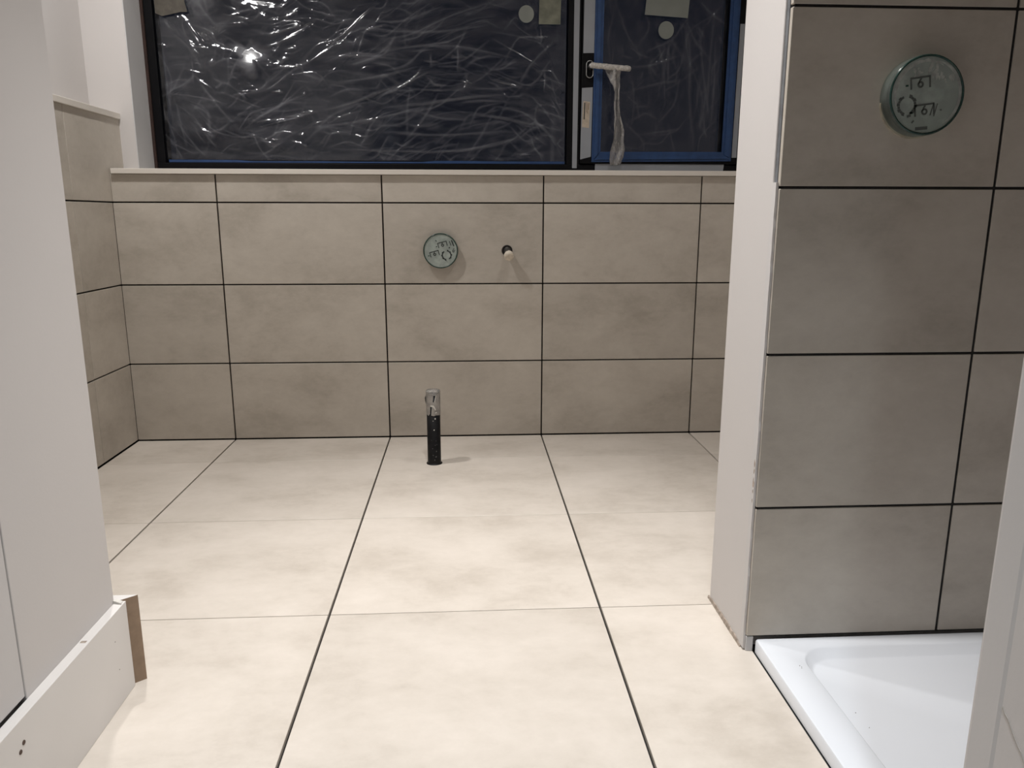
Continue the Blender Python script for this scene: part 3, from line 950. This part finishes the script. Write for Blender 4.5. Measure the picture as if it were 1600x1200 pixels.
# ------------------------------------------------------------------ valve covers
def valve_cover(cx, cz, y, r, depth, label, smear, marks, ink):
    root = empty('valve_cover', (cx, y, cz))
    tag(root, label, 'valve cover', 'green plastic valve covers')
    c = (cx, y, cz)
    V, F = lathe([(r * 0.93, 0.0005), (r * 0.93, 0.004), (0.00001, 0.004)], 'Y', 56, c)
    clean(obj('valve_body', V, F, M_BACK, root, smooth=False))
    # clear side wall
    V, F = lathe([(r, 0.0), (r, depth - 0.003), (r - 0.0008, depth - 0.001), (r - 0.003, depth), (r - 0.005, depth - 0.0012), (r - 0.0045, 0.0)], 'Y', 56, c)
    clean(obj('side_wall', V, F, M_CAPW, root, smooth=True))
    V, F = lathe([(0.00001, depth - 0.0022), (r - 0.0046, depth - 0.0022), (r - 0.0046, depth - 0.0008), (0.00001, depth - 0.0008)], 'Y', 56, c)
    clean(obj('front_plate', V, F, M_CAP, root))
    # dark green rim line
    ring = []
    for i in range(9):
        a = 2 * math.pi * i / 8
        ring.append((r - 0.0026 + 0.0019 * math.cos(a), depth + 0.0019 * math.sin(a)))
    V, F = lathe(ring, 'Y', 56, c)
    clean(obj('rim', V, F, M_CAPRIM, root, smooth=True))
    yp = y - depth + 0.0008
    def tilt(ox, oz, rot):
        ca, sa = math.cos(rot), math.sin(rot)
        return lambda u, v: (cx + r * (ox + u * ca - v * sa), cz + r * (oz + u * sa + v * ca))
    def bar(name, q, T, mat=None, th=0.0007):
        return tape_bar(name, [T(*p) for p in q], mat or ink, root, yp, th)
    gx_, gz_, gr, boxes, bars, rot = marks
    T = tilt(gx_, gz_, rot)
    g = 20
    for k in range(g):
        if k in (4, 5, 14, 15): continue
        a0 = 2 * math.pi * k / g; a1 = a0 + 2 * math.pi / g * 0.9
        ri, ro = gr * 0.80, gr * (1.04 + 0.10 * (k % 2))
        bar('gear_tooth', [(ri * math.cos(a0), ri * math.sin(a0)), (ro * math.cos(a0), ro * math.sin(a0)), (ro * math.cos(a1), ro * math.sin(a1)), (ri * math.cos(a1), ri * math.sin(a1))], T)
    for ox, oz in boxes:                 # boxed pictograms
        T = tilt(ox, oz, rot)
        w, hh, t = 0.27, 0.145, 0.042
        bar('mark_line', [(-w, hh), (w, hh), (w, hh - t), (-w, hh - t)], T)
        bar('mark_line', [(-w, -hh), (-w + t, -hh), (-w + t, hh - t), (-w, hh - t)], T)
        bar('mark_line', [(w - t, -hh), (w, -hh), (w, hh - t), (w - t, hh - t)], T)
        for k in range(10):
            a0 = 2 * math.pi * k / 10; a1 = 2 * math.pi * (k + 1) / 10
            ri, ro = 0.040, 0.085
            bar('pictogram', [(ri * math.cos(a0), -0.05 + ri * math.sin(a0)), (ro * math.cos(a0), -0.05 + ro * math.sin(a0)), (ro * math.cos(a1), -0.05 + ro * math.sin(a1)), (ri * math.cos(a1), -0.05 + ri * math.sin(a1))], T)
        bar('pictogram', [(-0.085, -0.03), (-0.042, -0.03), (0.045, 0.10), (0.0, 0.10)], T)
        bar('mark_line', [(-w - .12, -hh * .4), (-w - .05, -hh * .4), (-w - .05, -hh * .1), (-w - .12, -hh * .1)], T, M_CAPRIM)
    for ox, oz, w, hh, rr in bars:
        bar('mark_line', [(-w, -hh), (w, -hh), (w, hh), (-w, hh)], tilt(ox, oz, rr))
    if smear:
        for k in range(smear):
            a = math.radians(random.uniform(35, 125)); rr = random.uniform(0.55, 0.84)
            L = random.uniform(0.05, 0.22); w = random.uniform(0.015, 0.05)
            u0, v0 = rr * math.cos(a), rr * math.sin(a)
            ll = math.radians(random.uniform(55, 120))
            du, dv = -math.cos(ll) * L, -math.sin(ll) * L
            nu, nv = -dv / L * w, du / L * w
            tape_bar('plaster_smear', [(cx + r * u, cz + r * v) for u, v in ((u0 - nu, v0 - nv), (u0 + nu * .6, v0 + nv), (u0 + du * .5 + nu, v0 + dv * .5 + nv), (u0 + du, v0 + dv), (u0 + du * .6 - nu, v0 + dv * .6 - nv))], M_SMEAR, root, yp - 0.0002 * k / smear, 0.0004)
    return root
M_CAPW = cap_mat('clear green plastic side', 0.10, 0.12)
M_SMEAR = plain('thin grey plaster smear', (0.36, 0.37, 0.35), 0.9, vary=0.25, scale=90)
M_FAINT = plain('faint embossed mark', (0.085, 0.095, 0.09), 0.5)
D = math.radians
valve_cover(0.813, 0.728, 0.0, 0.0655, 0.020, 'round green-tinted plastic valve cover on the tiled wall under the window', 0,
            (0.34, -0.25, 0.27, [(0.11, 0.36), (-0.35, -0.16)],
             [(0.69, 0.43, 0.035, 0.18, D(22)), (0.50, 0.17, 0.035, 0.03, D(15)), (-0.25, 0.56, 0.05, 0.02, D(-40)), (0.55, 0.42, 0.02, 0.13, D(20)), (0.72, 0.06, 0.10, 0.014, D(60)), (0.78, -0.02, 0.10, 0.014, D(60)), (0.70, -0.04, 0.06, 0.014, D(60))], D(15)), M_INK)
vs = valve_cover(1.694, 1.058, PY, 0.066, 0.030, 'round green plastic valve cover smeared with plaster on the shower wall', 22,
            (-0.50, -0.26, 0.24, [(-0.20, 0.30), (-0.02, -0.36)],
             [(0.18, -0.34, 0.012, 0.16, D(-12)), (0.28, -0.36, 0.012, 0.16, D(-12)), (-0.30, -0.66, 0.04, 0.02, D(50)), (-0.42, -0.52, 0.05, 0.03, D(20)), (-0.05, -0.82, 0.16, 0.04, D(5)), (0.42, -0.36, 0.02, 0.02, 0)], D(8)), M_FAINT)
# dusty ring round the front and sealant squeezed out below the edge
def arc(name, cx, cz, y, ri, ro, a0, a1, th, mat, parent, wob=0.0):
    V, F = [], []
    n_ = 40
    for i in range(n_ + 1):
        a = math.radians(a0 + (a1 - a0) * i / n_)
        e = math.sin(math.pi * i / n_) ** 0.5
        k1 = ri + (ro - ri) * e * (1 + wob * mnoise.noise(Vector((i * .5, 2, 0))))
        for rr, yy in ((ri, y), (k1 + 1e-4, y), (k1 + 1e-4, y - th), (ri, y - th)):
            V.append((cx + rr * math.cos(a), yy, cz + rr * math.sin(a)))
    for i in range(n_):
        for q in range(4):
            F.append((i * 4 + q, i * 4 + (q + 1) % 4, i * 4 + 4 + (q + 1) % 4, i * 4 + 4 + q))
    return obj(name, V, F, mat, parent)
arc('dust_ring', 1.694, 1.058, PY - 0.0292, 0.0530, 0.0585, 62, 205, 0.0003, M_SMEAR, vs, 0.8)
arc('dust_ring', 1.694, 1.058, PY - 0.0292, 0.0560, 0.0610, -55, 75, 0.0003, M_SMEAR, vs, 0.5)
arc('sealant', 1.694, 1.058, PY, 0.0655, 0.0695, 188, 290, 0.004, plain('cream sealant', (0.40, 0.36, 0.28), 0.7, vary=0.2, scale=60), vs, 0.4)

# ------------------------------------------------------------------ capped water outlet in the wall
ow = empty('water_outlet', (1.064, 0.0, 0.722))
tag(ow, 'short pipe stub with cream plug sticking out of the tiled wall', 'pipe')
V, F = lathe([(0.0205, 0.0), (0.0205, 0.0012), (0.0165, 0.0016), (0.0165, 0.0004), (0.00001, 0.0004)], 'Y', 32, (1.063, 0.0, 0.728))
clean(obj('hole_disc', V, F, M_PIPEHOLE, ow, smooth=True))  # black disc painted in for the dark hole round the pipe
def tilted(profile, base, tilt, seg=28, jit=0.0):
    V, F = lathe(profile, 'Y', seg, (0, 0, 0))
    R_ = Matrix.Rotation(tilt, 3, 'X') @ Matrix.Rotation(0.12, 3, 'Z')
    out = []
    for v in V:
        p = R_ @ Vector(v)
        if jit: p += Vector((0, 0, 1)) * jit * mnoise.noise(Vector(v) * 160)
        out.append(tuple(p + Vector(base)))
    return out, F
V, F = tilted([(0.0135, -0.004), (0.0135, 0.026), (0.0145, 0.026), (0.0145, 0.030), (0.00001, 0.030)], (1.064, -0.001, 0.728), 0.50)
clean(obj('pipe_body', V, F, M_STEEL, ow, smooth=True))
V, F = tilted([(0.0160, 0.027), (0.0180, 0.031), (0.0180, 0.042), (0.0160, 0.0465), (0.007, 0.0475), (0.00001, 0.0475)], (1.064, -0.001, 0.728), 0.50, jit=0.0015)
clean(obj('plug', V, F, M_PLUG, ow, smooth=True))

# ------------------------------------------------------------------ waste pipe through the floor
wp = empty('waste_pipe', (0.788, -0.335, 0.0))
tag(wp, 'upright black waste pipe with torn silver tape rising from the floor', 'pipe')
PX, PYY, PR = 0.788, -0.335, 0.0235
V, F = lathe([(PR + 0.0045, 0.0), (PR + 0.0045, 0.0015), (PR + 0.0006, 0.0022), (PR, 0.006), (PR, 0.252), (PR - 0.003, 0.252), (PR - 0.003, 0.2)], 'Z', 40, (PX, PYY, 0))
clean(obj('pipe_body', V, F, M_BPIPE, wp, smooth=True)); 
# torn tape: patches wrapped on the pipe
def wrap_patch(name, outline, mat, r, lift=0.0):
    """outline: (angle deg, z) polygon on the pipe, -90 faces the camera"""
    bm = bmesh.new()
    vs = [bm.verts.new((a, 0, z)) for a, z in outline]
    bm.faces.new(vs)
    bmesh.ops.triangulate(bm, faces=bm.faces[:])
    for _ in range(3):
        long_e = [e for e in bm.edges if abs(e.verts[0].co.x - e.verts[1].co.x) > 14]
        if not long_e: break
        bmesh.ops.subdivide_edges(bm, edges=long_e, cuts=1)
        bmesh.ops.triangulate(bm, faces=bm.faces[:])
    for v in bm.verts:
        a = math.radians(v.co.x); z = v.co.z
        rr = r + 0.0011 * mnoise.noise(Vector((a * 3, z * 60, 1))) + lift
        v.co = Vector((PX + rr * math.cos(a), PYY + rr * math.sin(a), z))
    me = bpy.data.meshes.new(name); bm.to_mesh(me); bm.free()
    o = link(name, me, mat, wp)
    md = o.modifiers.new('t', 'SOLIDIFY'); md.thickness = 0.0006
    return o
wrap_patch('tape_wrap', [(-200, .186), (-160, .182), (-128, .178), (-116, .186), (-112, .214), (-88, .214), (-70, .198), (-62, .180), (-30, .178), (10, .184), (10, .256), (-40, .258), (-58, .256), (-80, .226), (-92, .228), (-84, .258), (-130, .258), (-200, .252)], M_DUCT, PR + 0.0014)
wrap_patch('tape_wrap', [(-106, .180), (-86, .178), (-56, .182), (-58, .210), (-84, .208), (-98, .212)], M_DUCT, PR + 0.0020)
wrap_patch('tape_highlight', [(-112, .212), (-90, .210), (-72, .198), (-68, .202), (-84, .216), (-108, .217)], M_DUST_GLINT, PR + 0.0030)  # pale patches painted on as glints of the silver tape
wrap_patch('tape_highlight', [(-74, .188), (-60, .189), (-60, .192), (-74, .191)], M_DUST_GLINT, PR + 0.0030)
wrap_patch('tape_highlight', [(-80, .228), (-76, .226), (-62, .250), (-66, .252)], M_DUST_GLINT, PR + 0.0028)
# loose ear of tape on the left
obj('tape_ear', [(PX - PR, PYY - .003, .252), (PX - PR - .0055, PYY - .006, .240), (PX - PR - .004, PYY - .005, .226), (PX - PR - .001, PYY - .003, .216), (PX - PR + .001, PYY + .002, .235),
                 (PX - PR, PYY - .002, .252)], [(0, 1, 2, 3, 4)], M_DUCT, wp)
V, F = lathe([(PR + .0016, 0.250), (PR + .0014, 0.262), (PR - .0005, 0.266), (0.00001, 0.267)], 'Z', 32, (PX, PYY, 0))
clean(obj('clear_cap', V, F, M_CAPTOP, wp, smooth=True))
for a, z, r in ((-84, .128, .0022), (-92, .160, .0012), (-70, .088, .001), (-78, .072, .0016), (-100, .060, .0013), (-68, .050, .0022), (-64, .074, .0012), (-74, .168, .0026), (-110, .09, .001), (-72, .03, .0026), (-96, .036, .0018), (-84, .018, .002)):
    a = math.radians(a)
    cx_, cy_ = PX + PR * math.cos(a), PYY + PR * math.sin(a)
    tv = Vector((-math.sin(a), math.cos(a), 0)); nv_ = Vector((math.cos(a), math.sin(a), 0))
    V = []
    for k in range(7):
        b = 2 * math.pi * k / 7
        rr = r * random.uniform(.6, 1.1)
        V.append(Vector((cx_, cy_, z)) + tv * rr * math.cos(b) + Vector((0, 0, rr * 1.3 * math.sin(b))) + nv_ * 0.0004)
    V.append(Vector((cx_, cy_, z)) + nv_ * 0.0009)
    obj('plaster_speck', V, [(k, (k + 1) % 7, 7) for k in range(7)], M_DUST_GLINT if z > .1 else plain('grey speck', (.12, .12, .12), .9), wp)

# ------------------------------------------------------------------ shower tray
def tray():
    x0, x1, y0, y1 = 1.4795, XR - 0.003, NY + 0.004, PY - 0.002
    bm = bmesh.new()
    S = 10
    def rrect(ax0, ax1, ay0, ay1, r, z):
        P = []
        for cx_, cy_, a0 in ((ax1 - r, ay1 - r, 0), (ax0 + r, ay1 - r, 90), (ax0 + r, ay0 + r, 180), (ax1 - r, ay0 + r, 270)):
            for i in range(S + 1):
                a = math.radians(a0 + 90 * i / S)
                P.append(bm.verts.new((cx_ + r * math.cos(a), cy_ + r * math.sin(a), z)))
        return P
    H = 0.0285
    rings = [rrect(x0, x1, y0, y1, .004, 0.0), rrect(x0, x1, y0, y1, .004, H - .004), rrect(x0 + .0012, x1 - .0012, y0 + .0012, y1 - .0012, .005, H - .0012),
             rrect(x0 + .004, x1 - .004, y0 + .004, y1 - .004, .006, H), rrect(x0 + .064, x1 - .05, y0 + .06, y1 - .034, .062, H - .0006),
             rrect(x0 + .067, x1 - .053, y0 + .063, y1 - .038, .062, H - .003),
             rrect(x0 + .073, x1 - .059, y0 + .069, y1 - .052, .060, H - .0160), rrect(x0 + .077, x1 - .063, y0 + .073, y1 - .057, .060, H - .0176)]
    k = len(rings[0])
    for a, b in zip(rings, rings[1:]):
        for i in range(k):
            bm.faces.new((a[i], a[(i + 1) % k], b[(i + 1) % k], b[i]))
    c = bm.verts.new(((x0 + x1) / 2, (y0 + y1) / 2, H - .0205))
    last = rings[-1]
    for i in range(k):
        bm.faces.new((last[i], last[(i + 1) % k], c))
    bm.faces.new(list(reversed(rings[0])))
    bmesh.ops.recalc_face_normals(bm, faces=bm.faces)
    me = bpy.data.meshes.new('tray'); bm.to_mesh(me); bm.free()
    for p in me.polygons: p.use_smooth = True
    o = link('shower_tray', me, M_TRAY)
    autosmooth(o, 40)
    return o
tr = tray()
tag(tr, 'low white shower tray with rounded recess in front of the tiled partition', 'shower tray')
for (x, y, r) in ((1.5285, -1.676, .0010), (1.5290, -1.684, .0008), (1.5305, -1.680, .0007), (1.578, -1.795, .0009), (1.5815, -1.835, .0008)):
    z = 0.0283 if x < 1.54 else 0.0112
    V, F = lathe([(0.00001, 0.0008), (r, 0.0)], 'Z', 8, (x, y, z))
    clean(obj('grit_speck', V, F, M_HOLE, tr))
# black strip in place of the shaded gap along the cut floor edge
box('edge_strip', 1.4768, 1.4790, -2.38, -1.58, -0.0108, -0.002, M_INK, floor)

# ------------------------------------------------------------------ ceiling downlights
M_LENS, _nt, _b = new_mat('lit lens')
_b.inputs['Base Color'].default_value = (0.9, 0.9, 0.9, 1)
_b.inputs['Emission Color'].default_value = LAMP_COLOUR + (1,)
_b.inputs['Emission Strength'].default_value = 12.0
WHERE = ['left of the window', 'over the right of the window', 'in the middle of the room', 'in the hall behind the doorway']
for (x, y, pw, ang, hall), wh in zip(LAMPS, WHERE):
    r = empty('ceiling_downlight', (x, y, CEIL))
    tag(r, 'small round white ceiling downlight ' + wh, 'downlight', 'ceiling downlights')
    V, F = lathe([(0.030, 0.002), (0.033, -0.003), (0.043, -0.004), (0.045, 0.0)], 'Z', 32, (x, y, CEIL))
    clean(obj('trim_ring', V, F, M_TRAY, r, smooth=True))
    V, F = lathe([(0.00001, -0.0005), (0.031, -0.0005)], 'Z', 32, (x, y, CEIL))
    clean(obj('lens', V, F, M_LENS, r))
    ld = bpy.data.lights.new('downlight_beam', 'SPOT')
    ld.energy = pw
    ld.color = HALL_COLOUR if hall else LAMP_COLOUR
    ld.spot_size = math.radians(ang)
    ld.spot_blend = 1.0
    ld.shadow_soft_size = 0.035
    lo_ = bpy.data.objects.new('downlight_beam', ld)
    COL.objects.link(lo_)
    lo_.parent = r
    lo_.location = (0, 0, -0.012)
